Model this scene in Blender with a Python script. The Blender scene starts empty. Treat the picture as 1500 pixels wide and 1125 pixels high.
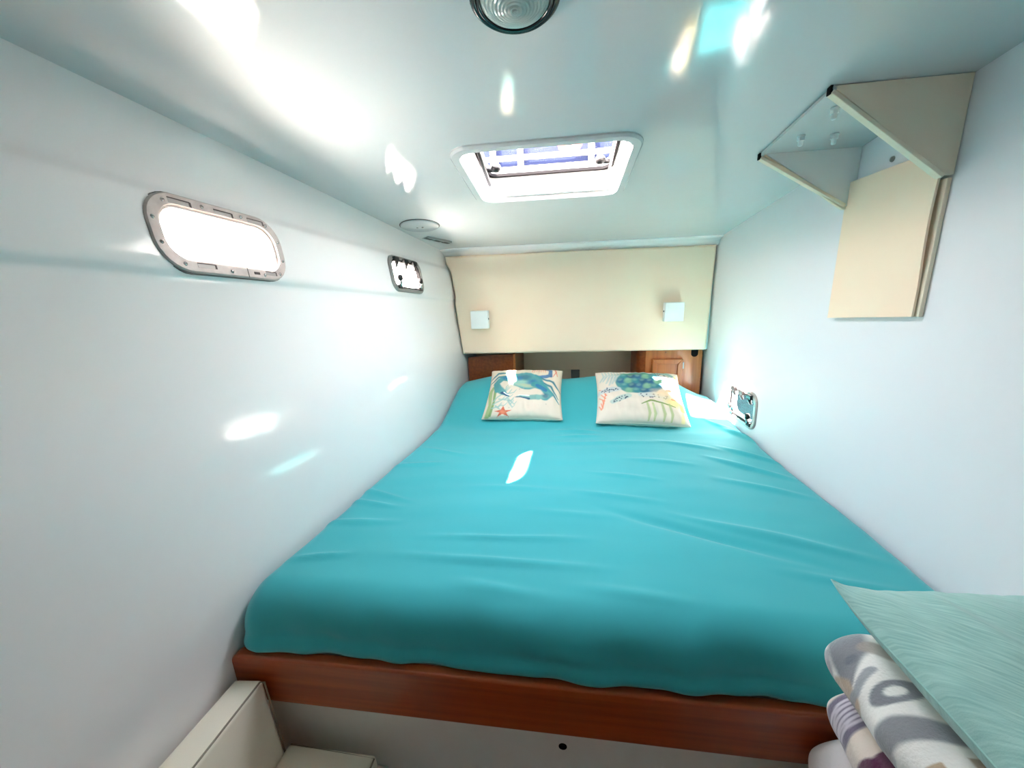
import bpy, bmesh, math, random
import numpy as np
from mathutils import Vector, Matrix, noise as mnoise

scene = bpy.context.scene
col = scene.collection
H = 1.45                       # eye height above the cabin sole; coordinates below are (x right, y forward, z from eye level)

# ------------------------------------------------------------------ camera
cam_d = bpy.data.cameras.new('camera')
cam = bpy.data.objects.new('camera', cam_d)
col.objects.link(cam)
FPX = 564.0
cam_d.sensor_width = 36.0
cam_d.lens = 36.0 * FPX / 1500.0
cam_d.clip_start = 0.01
fw = Vector((76, -137.95, FPX)).normalized()
dn = Vector((80, 2350, FPX)); dn = (dn - dn.dot(fw) * fw).normalized()
rt = dn.cross(fw)
R = Matrix((rt, fw, -dn))      # image axes -> world
rx, ry, rz = R @ Vector((1, 0, 0)), R @ Vector((0, -1, 0)), R @ Vector((0, 0, -1))
cam.matrix_world = Matrix(((rx.x, ry.x, rz.x, 0), (rx.y, ry.y, rz.y, 0), (rx.z, ry.z, rz.z, H), (0, 0, 0, 1)))
scene.camera = cam

# ------------------------------------------------------------------ world, sun, exposure
SUN_DIR = Vector((0.575, 0.45, -0.72)).normalized()
world = bpy.data.worlds.new('sky'); scene.world = world
world.use_nodes = True
wn = world.node_tree; wn.nodes.clear()
wo = wn.nodes.new('ShaderNodeOutputWorld'); bg = wn.nodes.new('ShaderNodeBackground')
tc = wn.nodes.new('ShaderNodeTexCoord'); sx = wn.nodes.new('ShaderNodeSeparateXYZ'); rp = wn.nodes.new('ShaderNodeValToRGB')
wn.links.new(tc.outputs['Generated'], sx.inputs[0]); wn.links.new(sx.outputs['Z'], rp.inputs[0])
wn.links.new(rp.outputs[0], bg.inputs[0]); wn.links.new(bg.outputs[0], wo.inputs[0])
rp.color_ramp.elements[0].position = 0.0; rp.color_ramp.elements[0].color = (1.0, 0.93, 0.85, 1)
rp.color_ramp.elements[1].position = 0.9; rp.color_ramp.elements[1].color = (0.84, 0.86, 0.94, 1)
e = rp.color_ramp.elements.new(0.25); e.color = (1.0, 0.94, 0.88, 1)
bg.inputs[1].default_value = 7.8
sun_d = bpy.data.lights.new('sun', 'SUN'); sun = bpy.data.objects.new('sun', sun_d); col.objects.link(sun)
sun_d.energy = 38.0; sun_d.angle = math.radians(0.53); sun_d.color = (1.0, 0.90, 0.78)
sun.rotation_euler = SUN_DIR.to_track_quat('-Z', 'Y').to_euler(); sun.location = (-4, -3, 6)

scene.view_settings.view_transform = 'Standard'
scene.view_settings.look = 'None'
scene.view_settings.gamma = 1.0
scene.view_settings.use_curve_mapping = False
scene.view_settings.exposure = 2.3
cy = scene.cycles
cy.use_denoising = True
cy.max_bounces = 14; cy.diffuse_bounces = 8; cy.glossy_bounces = 5; cy.transparent_max_bounces = 16; cy.transmission_bounces = 6
cy.caustics_reflective = False; cy.caustics_refractive = False
cy.sample_clamp_indirect = 20.0

def portal(name, loc, normal_to, w, h):
    d = bpy.data.lights.new(name, 'AREA'); o = bpy.data.objects.new(name, d); col.objects.link(o)
    d.shape = 'RECTANGLE'; d.size = w; d.size_y = h; d.cycles.is_portal = True
    o.location = (loc[0], loc[1], loc[2] + H)
    o.rotation_euler = Vector(normal_to).to_track_quat('-Z', 'Y').to_euler()

# ------------------------------------------------------------------ material helpers
AQ_ANG = math.radians(-57)
MATS = {}
def srgb(r, g, b):
    def f(c):
        c /= 255.0
        return c / 12.92 if c <= 0.04045 else ((c + 0.055) / 1.055) ** 2.4
    return (f(r), f(g), f(b), 1.0)

def mat(name, color, rough=0.5, metal=0.0, spec=0.5, bump=None, var=None, coat=0.0, sheen=0.0, attr=None):
    m = bpy.data.materials.new(name); m.use_nodes = True
    nt = m.node_tree; p = nt.nodes['Principled BSDF']
    p.inputs['Base Color'].default_value = color
    p.inputs['Roughness'].default_value = rough
    p.inputs['Metallic'].default_value = metal
    p.inputs['Specular IOR Level'].default_value = spec
    p.inputs['Coat Weight'].default_value = coat
    p.inputs['Coat Roughness'].default_value = 0.06
    p.inputs['Sheen Weight'].default_value = sheen
    tcn = nt.nodes.new('ShaderNodeTexCoord')
    if attr:
        a = nt.nodes.new('ShaderNodeVertexColor'); a.layer_name = attr
        nt.links.new(a.outputs[0], p.inputs['Base Color'])
    if var:                     # (scale vec, second colour, detail)
        mp = nt.nodes.new('ShaderNodeMapping'); mp.inputs['Scale'].default_value = var[0]
        if len(var) > 3:
            mp.vector_type = 'TEXTURE'; mp.inputs['Rotation'].default_value = var[3]; mp.inputs['Scale'].default_value = tuple(1 / q for q in var[0])
        nz = nt.nodes.new('ShaderNodeTexNoise'); nz.inputs['Scale'].default_value = 1.0; nz.inputs['Detail'].default_value = var[2]
        rmp = nt.nodes.new('ShaderNodeValToRGB')
        rmp.color_ramp.elements[0].position = 0.3; rmp.color_ramp.elements[1].position = 0.7
        rmp.color_ramp.elements[0].color = color; rmp.color_ramp.elements[1].color = var[1]
        nt.links.new(tcn.outputs['Object'], mp.inputs[0]); nt.links.new(mp.outputs[0], nz.inputs[0])
        nt.links.new(nz.outputs[0], rmp.inputs[0]); nt.links.new(rmp.outputs[0], p.inputs['Base Color'])
    if bump:                    # list of (scale, strength, distance)
        prev = None
        for sc_, st_, di_ in bump:
            mp = nt.nodes.new('ShaderNodeMapping'); mp.inputs['Scale'].default_value = sc_ if isinstance(sc_, tuple) else (sc_,) * 3
            nz = nt.nodes.new('ShaderNodeTexNoise'); nz.inputs['Scale'].default_value = 1.0; nz.inputs['Detail'].default_value = 2.0
            bp = nt.nodes.new('ShaderNodeBump'); bp.inputs['Strength'].default_value = st_; bp.inputs['Distance'].default_value = di_
            nt.links.new(tcn.outputs['Object'], mp.inputs[0]); nt.links.new(mp.outputs[0], nz.inputs[0])
            nt.links.new(nz.outputs[0], bp.inputs['Height'])
            if prev: nt.links.new(prev.outputs[0], bp.inputs['Normal'])
            prev = bp
        nt.links.new(prev.outputs[0], p.inputs['Normal'])
    MATS[name] = m
    return m

WHITE = (0.83, 0.805, 0.80, 1)
mat('hull_paint', WHITE, 0.10, spec=0.5, bump=[(9.0, 0.25, 0.004), (260.0, 0.12, 0.0004)])
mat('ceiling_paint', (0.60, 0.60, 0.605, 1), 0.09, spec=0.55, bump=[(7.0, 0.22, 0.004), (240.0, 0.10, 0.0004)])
mat('satin_white', (0.80, 0.82, 0.83, 1), 0.30, bump=[(200.0, 0.1, 0.0005)])
mat('wall_paint', (0.82, 0.81, 0.84, 1), 0.42, spec=0.12, bump=[(12.0, 0.2, 0.003), (220.0, 0.1, 0.0004)])
mat('locker_white', (0.82, 0.79, 0.75, 1), 0.4, bump=[(150.0, 0.1, 0.0005)])
mat('vinyl_beige', srgb(250, 228, 202), 0.55, bump=[(420.0, 0.25, 0.0006)], var=((5, 5, 5), srgb(251, 222, 196), 3))
mat('vinyl_box', srgb(236, 220, 198), 0.6, bump=[(420.0, 0.25, 0.0006)])
mat('vinyl_cream', srgb(246, 236, 216), 0.5, bump=[(380.0, 0.25, 0.0006)])
mat('seam_dark', srgb(150, 138, 118), 0.8)
mat('wood', srgb(150, 74, 30), 0.30, spec=0.45, coat=0.25, var=((60, 3.0, 60), srgb(120, 54, 20), 4))
mat('wood_long', srgb(172, 78, 30), 0.30, spec=0.45, coat=0.25, var=((2.5, 60, 70), srgb(136, 55, 20), 4))
mat('wood_light', srgb(186, 108, 52), 0.34, spec=0.4, coat=0.2, var=((55, 55, 3.0), srgb(160, 86, 38), 4))
mat('niche_beige', srgb(228, 206, 180), 0.7)
mat('niche_grey', srgb(110, 106, 102), 0.7)
mat('frame_metal', srgb(190, 178, 173), 0.45, metal=0.15, var=((40, 40, 40), srgb(172, 160, 154), 4))
mat('frame_dull', srgb(150, 146, 142), 0.45, metal=0.4)
mat('steel', srgb(190, 185, 182), 0.25, metal=0.9)
mat('dark_slot', srgb(70, 60, 58), 0.7)
mat('seal_grey', srgb(112, 106, 102), 0.7)
mat('gasket', srgb(16, 13, 14), 0.8, spec=0.1)
mat('black_plastic', srgb(24, 20, 20), 0.4)
mat('black_gloss', srgb(18, 14, 12), 0.18)
mat('lamp_white', (0.86, 0.87, 0.86, 1), 0.35)
mat('hatch_white', (0.84, 0.80, 0.77, 1), 0.30)
mat('sheet_teal', (0.038, 0.385, 0.42, 1), 0.75, spec=0.25, sheen=0.25,
    var=((3, 3, 3), (0.042, 0.405, 0.44, 1), 2), bump=[(900.0, 0.15, 0.0004)])
mat('sheet_dark_teal', (0.008, 0.13, 0.155, 1), 0.8)
mat('piping_pale', srgb(190, 205, 205), 0.7)
mat('cushion_aqua', srgb(132, 176, 170), 0.85, sheen=0.3, var=((25, 420, 1), srgb(166, 204, 196), 3, (0, 0, AQ_ANG)), bump=[(500.0, 0.3, 0.0008)])
mat('print_fabric', (0.8, 0.8, 0.8, 1), 0.8, attr='Col', bump=[(700.0, 0.15, 0.0005)])
mat('fleece', (0.8, 0.8, 0.8, 1), 0.95, attr='Col', sheen=0.5, bump=[(260.0, 0.5, 0.002)])
mat('fleece_white', srgb(226, 220, 216), 0.95, sheen=0.5, bump=[(200.0, 0.5, 0.002)])
mat('sole_teak', srgb(120, 74, 40), 0.4, var=((60, 2.5, 10), srgb(96, 54, 26), 4))
mat('rail_white', (0.85, 0.85, 0.85, 1), 0.3)
mat('ring_orange', srgb(120, 40, 14), 0.6)
mat('canvas_navy', (0.012, 0.015, 0.034, 1), 0.9, spec=0.0)
mat('deck_white', (0.85, 0.84, 0.81, 1), 0.6)
mat('sea_water', (0.007, 0.014, 0.016, 1), 0.35, spec=0.0, bump=[((0.9, 2.2, 1), 0.9, 0.25)])

def glass_mat(name, tint, gloss=0.07):
    m = bpy.data.materials.new(name); m.use_nodes = True; nt = m.node_tree; nt.nodes.clear()
    o = nt.nodes.new('ShaderNodeOutputMaterial'); mx = nt.nodes.new('ShaderNodeMixShader')
    t = nt.nodes.new('ShaderNodeBsdfTransparent'); g = nt.nodes.new('ShaderNodeBsdfGlossy')
    t.inputs[0].default_value = tint; g.inputs['Roughness'].default_value = 0.03; mx.inputs[0].default_value = gloss
    nt.links.new(t.outputs[0], mx.inputs[1]); nt.links.new(g.outputs[0], mx.inputs[2]); nt.links.new(mx.outputs[0], o.inputs[0])
    MATS[name] = m
glass_mat('acrylic_clear', (0.93, 0.95, 0.96, 1), 0.012)
glass_mat('acrylic_hatch', (0.78, 0.80, 0.86, 1), 0.008)
m = mat('lens_prism', (0.62, 0.66, 0.62, 1), 0.12, spec=0.6)
nt = m.node_tree; p = nt.nodes['Principled BSDF']; p.inputs['Transmission Weight'].default_value = 0.35
wv = nt.nodes.new('ShaderNodeTexWave'); wv.wave_type = 'RINGS'; wv.rings_direction = 'Z'; wv.inputs['Scale'].default_value = 60.0
bp = nt.nodes.new('ShaderNodeBump'); bp.inputs['Strength'].default_value = 0.6; bp.inputs['Distance'].default_value = 0.002
tcn = nt.nodes.new('ShaderNodeTexCoord'); nt.links.new(tcn.outputs['Object'], wv.inputs[0]); nt.links.new(wv.outputs[1], bp.inputs['Height'])
nt.links.new(bp.outputs[0], p.inputs['Normal'])

# ------------------------------------------------------------------ object helpers
ORG = {}
def _link(o, label=None, cat=None, group=None, kind=None):
    col.objects.link(o)
    if label: o['label'] = label
    if cat: o['category'] = cat
    if group: o['group'] = group
    if kind: o['kind'] = kind
    return o

def thing(name, loc, label=None, cat=None, group=None, kind=None):
    o = bpy.data.objects.new(name, None); o.empty_display_size = 0.05
    _link(o, label, cat, group, kind)
    o.location = (loc[0], loc[1], loc[2] + H); ORG[o.name] = Vector(loc)
    return o

def mk(name, verts, faces, material, parent=None, smooth=True, label=None, cat=None, group=None, kind=None, sharp=None, bevel=None, colors=None, subsurf=0):
    V = np.array([tuple(v) for v in verts], dtype=float)
    if parent is not None: org = ORG[parent.name]
    else: org = Vector(((V[:, 0].min() + V[:, 0].max()) / 2, (V[:, 1].min() + V[:, 1].max()) / 2, V[:, 2].min()))
    me = bpy.data.meshes.new(name)
    me.from_pydata([tuple(v) for v in (V - np.array(org))], [], faces)
    me.materials.append(MATS[material])
    if smooth is True: me.polygons.foreach_set('use_smooth', [True] * len(me.polygons))
    elif smooth is not False:
        me.polygons.foreach_set('use_smooth', smooth)
    if colors is not None:
        ca = me.color_attributes.new('Col', 'FLOAT_COLOR', 'POINT')
        c4 = np.ones((len(V), 4)); c4[:, :3] = colors
        ca.data.foreach_set('color', c4.ravel())
    me.update()
    o = bpy.data.objects.new(name, me); _link(o, label, cat, group, kind)
    if parent is not None:
        o.parent = parent
        ORG[o.name] = org
    else:
        o.location = (org.x, org.y, org.z + H); ORG[o.name] = org
    if bevel:
        b = o.modifiers.new('bevel', 'BEVEL'); b.width = bevel[0]; b.segments = bevel[1]; b.limit_method = 'ANGLE'; b.angle_limit = math.radians(35)
        me.polygons.foreach_set('use_smooth', [True] * len(me.polygons))
        wnm = o.modifiers.new('wn', 'WEIGHTED_NORMAL'); wnm.keep_sharp = False
    if subsurf:
        s = o.modifiers.new('sub', 'SUBSURF'); s.levels = subsurf; s.render_levels = subsurf
    return o

def fix_normals(verts, faces):
    bm = bmesh.new()
    vs = [bm.verts.new(tuple(v)) for v in verts]
    for f in faces:
        try: bm.faces.new([vs[i] for i in f])
        except ValueError: pass
    bmesh.ops.recalc_face_normals(bm, faces=bm.faces)
    bm.verts.index_update()
    V = [tuple(v.co) for v in bm.verts]; F = [[v.index for v in f.verts] for f in bm.faces]
    bm.free()
    return V, F

def box_vf(x0, x1, y0, y1, z0, z1):
    V = [(x, y, z) for z in (z0, z1) for y in (y0, y1) for x in (x0, x1)]
    F = [(0, 2, 3, 1), (4, 5, 7, 6), (0, 1, 5, 4), (2, 6, 7, 3), (0, 4, 6, 2), (1, 3, 7, 5)]
    return V, F

def box(name, b, material, parent=None, bev=None, **k):
    V, F = box_vf(*b)
    return mk(name, V, F, material, parent, smooth=False, bevel=bev, **k)

def obox_vf(c, e1, e2, n, a, b, d0, d1):
    c, e1, e2, n = Vector(c), Vector(e1), Vector(e2), Vector(n)
    V = [c + e1 * (sx_ * a / 2) + e2 * (sy_ * b / 2) + n * d for d in (d0, d1) for sy_ in (-1, 1) for sx_ in (-1, 1)]
    F = [(0, 2, 3, 1), (4, 5, 7, 6), (0, 1, 5, 4), (2, 6, 7, 3), (0, 4, 6, 2), (1, 3, 7, 5)]
    return fix_normals(V, F)

def obox(name, c, e1, e2, n, a, b, d0, d1, material, parent, bev=None, **k):
    V, F = obox_vf(c, e1, e2, n, a, b, d0, d1)
    return mk(name, V, F, material, parent, smooth=False, bevel=bev, **k)

def prism(name, outline, off, material, parent=None, bev=None, **k):
    off = Vector(off); n = len(outline)
    V = [Vector(p) for p in outline] + [Vector(p) + off for p in outline]
    F = [list(range(n))[::-1], list(range(n, 2 * n))] + [(i, (i + 1) % n, n + (i + 1) % n, n + i) for i in range(n)]
    V, F = fix_normals(V, F)
    return mk(name, V, F, material, parent, smooth=False, bevel=bev, **k)

def rrect(w, h, r, seg=7, rh=None):
    rh = r if rh is None else rh
    pts = []
    for cx, cy_, a0 in ((w / 2 - r, h / 2 - rh, 0), (-w / 2 + r, h / 2 - rh, 90), (-w / 2 + r, -h / 2 + rh, 180), (w / 2 - r, -h / 2 + rh, 270)):
        for i in range(seg + 1):
            a = math.radians(a0 + 90 * i / seg)
            pts.append((cx + r * math.cos(a), cy_ + rh * math.sin(a)))
    return pts

def loops_vf(loops, closed_ring=False, caps=False):
    n = len(loops[0]); V = [v for l in loops for v in l]; F = []
    L = len(loops)
    for k in range(L if closed_ring else L - 1):
        a, b = k * n, ((k + 1) % L) * n
        for i in range(n):
            j = (i + 1) % n
            F.append((a + i, a + j, b + j, b + i))
    if caps:
        F.append(list(range(n))[::-1]); F.append(list(range((L - 1) * n, L * n)))
    return fix_normals(V, F)

def ring(name, c, e1, e2, n, prof, material, parent, seg=8, **k):
    """prof: list of (w,h,r,depth along n) loops, closed around the profile"""
    c, e1, e2, n = Vector(c), Vector(e1), Vector(e2), Vector(n)
    loops = [[c + e1 * p[0] + e2 * p[1] + n * d for p in rrect(w, h, r, seg)] for w, h, r, d in prof]
    V, F = loops_vf(loops, closed_ring=True)
    return mk(name, V, F, material, parent, smooth=False, **k)

def lathe(name, c, axis, prof, material, parent, seg=24, smooth=True, **k):
    """prof: (radius, height along axis)"""
    c, ax = Vector(c), Vector(axis).normalized()
    a = ax.orthogonal().normalized(); b = ax.cross(a)
    loops = [[c + ax * h + (a * math.cos(2 * math.pi * i / seg) + b * math.sin(2 * math.pi * i / seg)) * max(r, 1e-5) for i in range(seg)] for r, h in prof]
    V, F = loops_vf(loops, caps=True)
    return mk(name, V, F, material, parent, smooth=smooth, **k)

def tube_vf(path, r, seg=8):
    P = [Vector(p) for p in path]; loops = []
    for i, q in enumerate(P):
        t = (P[min(i + 1, len(P) - 1)] - P[max(i - 1, 0)]).normalized()
        a = t.cross(Vector((0.13, 0.21, 0.97))).normalized(); b = t.cross(a)
        rr = r[i] if isinstance(r, (list, tuple)) else r
        loops.append([q + (a * math.cos(2 * math.pi * j / seg) + b * math.sin(2 * math.pi * j / seg)) * rr for j in range(seg)])
    return loops_vf(loops, caps=True)

def tube(name, path, r, material, parent=None, seg=8, **k):
    V, F = tube_vf(path, r, seg)
    return mk(name, V, F, material, parent, **k)

def holed(S, us, vs, holes, reveal=None):
    """surface S(u,v) on a grid with rounded-rect holes (u0,u1,v0,v1,ru,rv,mu,mv); reveal = (vector) pushes hole edge outward"""
    us, vs = set(np.round(us, 6)), set(np.round(vs, 6))
    rects = []
    for (u0, u1, v0, v1, ru, rv, mu, mv) in holes:
        R_ = (u0 - mu, u1 + mu, v0 - mv, v1 + mv)
        us = {u for u in us if not (R_[0] - 0.3 * mu < u < R_[1] + 0.3 * mu)} | {round(R_[0], 6), round(R_[1], 6)} | set(np.round(np.linspace(u0, u1, 5), 6))
        vs = {v for v in vs if not (R_[2] - 0.3 * mv < v < R_[3] + 0.3 * mv)} | {round(R_[2], 6), round(R_[3], 6)} | set(np.round(np.linspace(v0, v1, 4), 6))
        rects.append(R_)
    us, vs = sorted(us), sorted(vs)
    V, F, SM, idx = [], [], [], {}
    def vid(u, v):
        k = (u, v)
        if k not in idx: idx[k] = len(V); V.append(S(u, v))
        return idx[k]
    def inside(u, v): return any(r[0] - 1e-5 < u < r[1] + 1e-5 and r[2] - 1e-5 < v < r[3] + 1e-5 for r in rects)
    for i in range(len(us) - 1):
        for j in range(len(vs) - 1):
            if inside((us[i] + us[i + 1]) / 2, (vs[j] + vs[j + 1]) / 2): continue
            F.append((vid(us[i], vs[j]), vid(us[i + 1], vs[j]), vid(us[i + 1], vs[j + 1]), vid(us[i], vs[j + 1]))); SM.append(True)
    for (u0, u1, v0, v1, ru, rv, mu, mv), r in zip(holes, rects):
        # boundary grid points in order, counter-clockwise from +u,+v corner
        ui = [u for u in us if r[0] - 1e-5 < u < r[1] + 1e-5]; vi = [v for v in vs if r[2] - 1e-5 < v < r[3] + 1e-5]
        bd = [(u, vi[-1]) for u in reversed(ui)] + [(ui[0], v) for v in reversed(vi[:-1])] + [(u, vi[0]) for u in ui[1:]] + [(ui[-1], v) for v in vi[1:-1]]
        uc, vc = (u0 + u1) / 2, (v0 + v1) / 2
        hp = [(uc + a, vc + b) for a, b in rrect(u1 - u0, v1 - v0, ru, 7, rv)]
        ang = lambda u, v: math.atan2((v - vc) / (r[3] - r[2]), (u - uc) / (r[1] - r[0])) % (2 * math.pi)
        B = sorted(((ang(u, v), vid(u, v)) for u, v in bd)); 
        Hh = []
        for (u, v) in hp:
            V.append(S(u, v)); Hh.append((ang(u, v), len(V) - 1))
        Hh.sort()
        i = j = 0; nb, nh = len(B), len(Hh)
        while i < nb or j < nh:
            ab = B[(i + 1) % nb][0] + (2 * math.pi if i + 1 >= nb else 0)
            ah = Hh[(j + 1) % nh][0] + (2 * math.pi if j + 1 >= nh else 0)
            if j >= nh or (i < nb and ab <= ah):
                F.append((B[i % nb][1], B[(i + 1) % nb][1], Hh[j % nh][1])); i += 1
            else:
                F.append((B[i % nb][1], Hh[(j + 1) % nh][1], Hh[j % nh][1])); j += 1
            SM.append(True)
        if reveal is not None:
            rv_ = Vector(reveal); base = len(V); K = len(Hh)
            for _, q in Hh: V.append(Vector(V[q]))
            for _, q in Hh: V.append(Vector(V[q]) + rv_)
            for k in range(K):
                F.append((base + k, base + (k + 1) % K, base + K + (k + 1) % K, base + K + k)); SM.append(False)
    return V, F, SM

# ------------------------------------------------------------------ the cabin shell
Y_BACK, Y_AFT = 2.55, -1.6
FLOOR = -H
def ceil_z(x, y):
    z = 0.507 - 0.1205 * max(y, -0.1)
    t = max(0.0, min(1.0, (-0.52 - x) / 0.36))
    return z - (0.034 - 0.012 * max(0, min(1, (y - 0.6) / 1.6))) * t * t

PF = [(-0.868, 0.47), (-0.862, 0.40), (-0.832, 0.248), (-0.803, 0.214), (-0.787, 0.082), (-0.806, 0.056), (-0.764, -0.30), (-0.742, -0.66), (-0.737, -0.86), (-0.735, -1.15), (-0.72, -1.46)]
PB = [(-0.686, 0.30), (-0.682, 0.23), (-0.674, 0.155), (-0.652, 0.126), (-0.632, -0.030), (-0.641, -0.050), (-0.606, -0.36), (-0.600, -0.55), (-0.595, -0.80), (-0.58, -1.15), (-0.56, -1.46)]
def prof_pt(y, v):
    t = (max(y, 0.15) - 0.55) / (2.22 - 0.55)
    i = min(int(max(v, 0)), len(PF) - 2); f = min(max(v, 0), len(PF) - 1) - i
    xf, zf = (PF[i][k] + (PF[i + 1][k] - PF[i][k]) * f for k in (0, 1))
    xb, zb = (PB[i][k] + (PB[i + 1][k] - PB[i][k]) * f for k in (0, 1))
    return xf + (xb - xf) * t, zf + (zb - zf) * t
def SL(y, v):
    acc = [0, 0, 0]
    for k in range(-4, 5):
        w = 5 - abs(k); q = prof_pt(y, v + k * 0.07)
        acc[0] += w * q[0]; acc[1] += w * q[1]; acc[2] += w
    return Vector((acc[0] / acc[2], y, acc[1] / acc[2]))
def left_x(y, z):
    lo, hi = 0.0, len(PF) - 1.0
    for _ in range(30):
        mid = (lo + hi) / 2
        if SL(y, mid).z > z: lo = mid
        else: hi = mid
    return SL(y, lo).x

P1Y, P2Y = (0.702, 0.986), (1.572, 1.818)
V_, F_, S_ = holed(SL, np.linspace(Y_AFT, Y_BACK, 46), np.arange(0, 10.01, 0.1),
                   [(P1Y[0], P1Y[1], 3.10, 3.88, 0.045, 0.30, 0.012, 0.05), (P2Y[0], P2Y[1], 3.08, 3.86, 0.04, 0.28, 0.02, 0.07)], reveal=(-0.014, 0, 0))
mk('wall_left', V_, F_, 'hull_paint', smooth=S_, kind='structure', label='glossy white hull side with moulded ledge and two portlights', cat='wall')

P3Y, P3Z = (1.665, 1.915), (-0.607, -0.462)
SR = lambda y, z: Vector((0.80, y, z))
V_, F_, S_ = holed(SR, np.linspace(Y_AFT, Y_BACK, 30), np.linspace(FLOOR, 0.62, 24), [(P3Y[0] + .02, P3Y[1] - .02, P3Z[0] + .02, P3Z[1] - .02, 0.04, 0.04, 0.02, 0.015)], reveal=(0.02, 0, 0))
mk('wall_right', V_, F_, 'wall_paint', smooth=S_, kind='structure', label='bluish white painted inboard wall with one low portlight', cat='wall')

HX0, HX1, HY0, HY1 = -0.285, 0.178, 1.125, 1.50
SC = lambda x, y: Vector((x, y, ceil_z(x, y)))
def SCE(x, y):
    if x < -0.5:
        x = -0.5 - (-0.5 - x) / 0.5 * (-0.5 - (prof_pt(y, 1.0)[0] - 0.012))
    return SC(x, y)
V_, F_, S_ = holed(SCE, np.linspace(-1.0, 0.86, 40), np.linspace(Y_AFT - 0.05, Y_BACK + 0.05, 40), [(HX0 - .006, HX1 + .006, HY0 - .006, HY1 + .006, 0.045, 0.045, 0.02, 0.02)])
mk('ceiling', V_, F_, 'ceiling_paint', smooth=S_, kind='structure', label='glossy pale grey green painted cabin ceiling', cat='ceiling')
box('floor', (-1.0, 0.86, Y_AFT - .05, Y_BACK + .05, FLOOR - 0.04, FLOOR), 'sole_teak', kind='structure', label='teak cabin sole', cat='floor')
box('wall_back', (-0.9, 0.86, Y_BACK - 0.06, Y_BACK + 0.03, FLOOR, 0.5), 'niche_beige', kind='structure', label='beige bulkhead at the head of the berth', cat='wall')
# bulkhead above the niche that carries the padded panel
box('wall_head', (-0.72, 0.80, 2.284, Y_BACK - 0.06, -0.352, 0.30), 'satin_white', kind='structure', label='white bulkhead behind the padded panel', cat='wall')
# aft bulkhead behind the photographer
box('wall_aft', (-1.0, 0.86, Y_AFT - .05, Y_AFT, FLOOR, 0.62), 'satin_white', kind='structure', label='white aft bulkhead', cat='wall')

# cove between ceiling and head panel
path = []
Ys = 2.262
loops = []
for x in np.linspace(-0.70, 0.80, 14):
    zc = ceil_z(x, Ys)
    loops.append([Vector((x, Ys + .02, zc + .02)), Vector((x, Ys - 0.075, zc + 0.012)), Vector((x, Ys - 0.070, zc + 0.002)), Vector((x, Ys - 0.045, zc - 0.004)), Vector((x, Ys - 0.028, zc - 0.014)), Vector((x, Ys - 0.018, zc - 0.032)), Vector((x, Ys + .02, zc - 0.036))])
V_, F_ = loops_vf(loops, caps=True)
mk('trim_1', V_, F_, 'hull_paint', smooth=True, kind='structure', label='pale cove moulding between ceiling and padded panel', cat='trim')

# ------------------------------------------------------------------ portlights
def port_frame_axes(S, y, v):
    c = S(y, v); e1 = (S(y + .05, v) - S(y - .05, v)).normalized(); e2 = (S(y, v - .15) - S(y, v + .15)).normalized()
    n = e1.cross(e2).normalized()
    if n.x * c.x > 0: n = -n
    return c, e1, e2, n

SCREW = None
def screw(c, n, parent, r=0.0042, ang=0.6):
    n = Vector(n)
    o = lathe('screw', c, n, [(r, -0.001), (r, 0.0006), (r * .8, 0.0016), (r * .3, 0.0021)], 'steel', parent, seg=12)
    a = n.orthogonal().normalized(); a = Matrix.Rotation(ang, 3, n) @ a; b = n.cross(a)
    obox('slot', Vector(c), a, b, n, r * 1.3, r * 0.28, 0.0016, 0.0023, 'dark_slot', o)
    return o

# window_1: big plain portlight with notched frame
c, e1, e2, n = port_frame_axes(SL, sum(P1Y) / 2, 3.49)
w1 = thing('window_1', c - e2 * 0.08, 'long rounded portlight in a notched pinkish metal frame with screws', 'window', kind='structure')
c = c - n * 0.004
W, Hh = 0.322, 0.156
fr = ring('frame', c, e1, e2, n, [(W, Hh, 0.062, -0.010), (W, Hh, 0.062, 0.006), (W - .006, Hh - .006, 0.059, 0.009), (W - 0.040, Hh - 0.042, 0.047, 0.009), (W - 0.042, Hh - 0.044, 0.046, 0.003), (W - 0.042, Hh - 0.044, 0.046, -0.010)], 'frame_metal', w1)
ring('gasket', c, e1, e2, n, [(W + .004, Hh + .004, 0.064, -0.010), (W + .004, Hh + .004, 0.064, 0.0015), (W, Hh, 0.062, 0.002), (W, Hh, .062, -0.010)], 'seal_grey', w1)
ring('retainer', c, e1, e2, n, [(W - 0.0425, Hh - 0.0445, 0.046, -0.008), (W - 0.0425, Hh - 0.0445, 0.046, 0.004), (W - 0.054, Hh - 0.054, 0.040, 0.003), (W - 0.055, Hh - 0.055, 0.040, -0.008)], 'frame_metal', w1)
pane = [c + e1 * a + e2 * b - n * 0.006 for a, b in rrect(W - 0.05, Hh - 0.05, 0.04)]
mk('pane', pane, [list(range(len(pane)))], 'acrylic_clear', w1, smooth=False)
def notch(u, v, wd, ht, side):
    o = obox('slot_plate', c + e1 * u + e2 * v, e1, e2, n, wd, ht, 0.0085, 0.0096, 'frame_dull', fr)
    obox('slot_shadow', c + e1 * u + e2 * (v + ht * .42 * side), e1, e2, n, wd, ht * .22, 0.0088, 0.0102, 'dark_slot', fr)
    obox('slot_end', c + e1 * (u + wd * .5) + e2 * v, e1, e2, n, wd * .10, ht * .9, 0.0088, 0.0102, 'dark_slot', fr)
for u in (-0.088, 0.008, 0.092): notch(u, Hh / 2 - 0.0155, 0.044, 0.011, 1)
notch(-0.070, -Hh / 2 + 0.016, 0.040, 0.010, 1); notch(0.098, -Hh / 2 + 0.016, 0.032, 0.010, 1)
obox('slot_mark', c + e1 * 0.055 - e2 * (Hh / 2 - 0.013), e1, e2, n, 0.016, 0.006, 0.0088, 0.010, 'dark_slot', fr)
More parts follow.
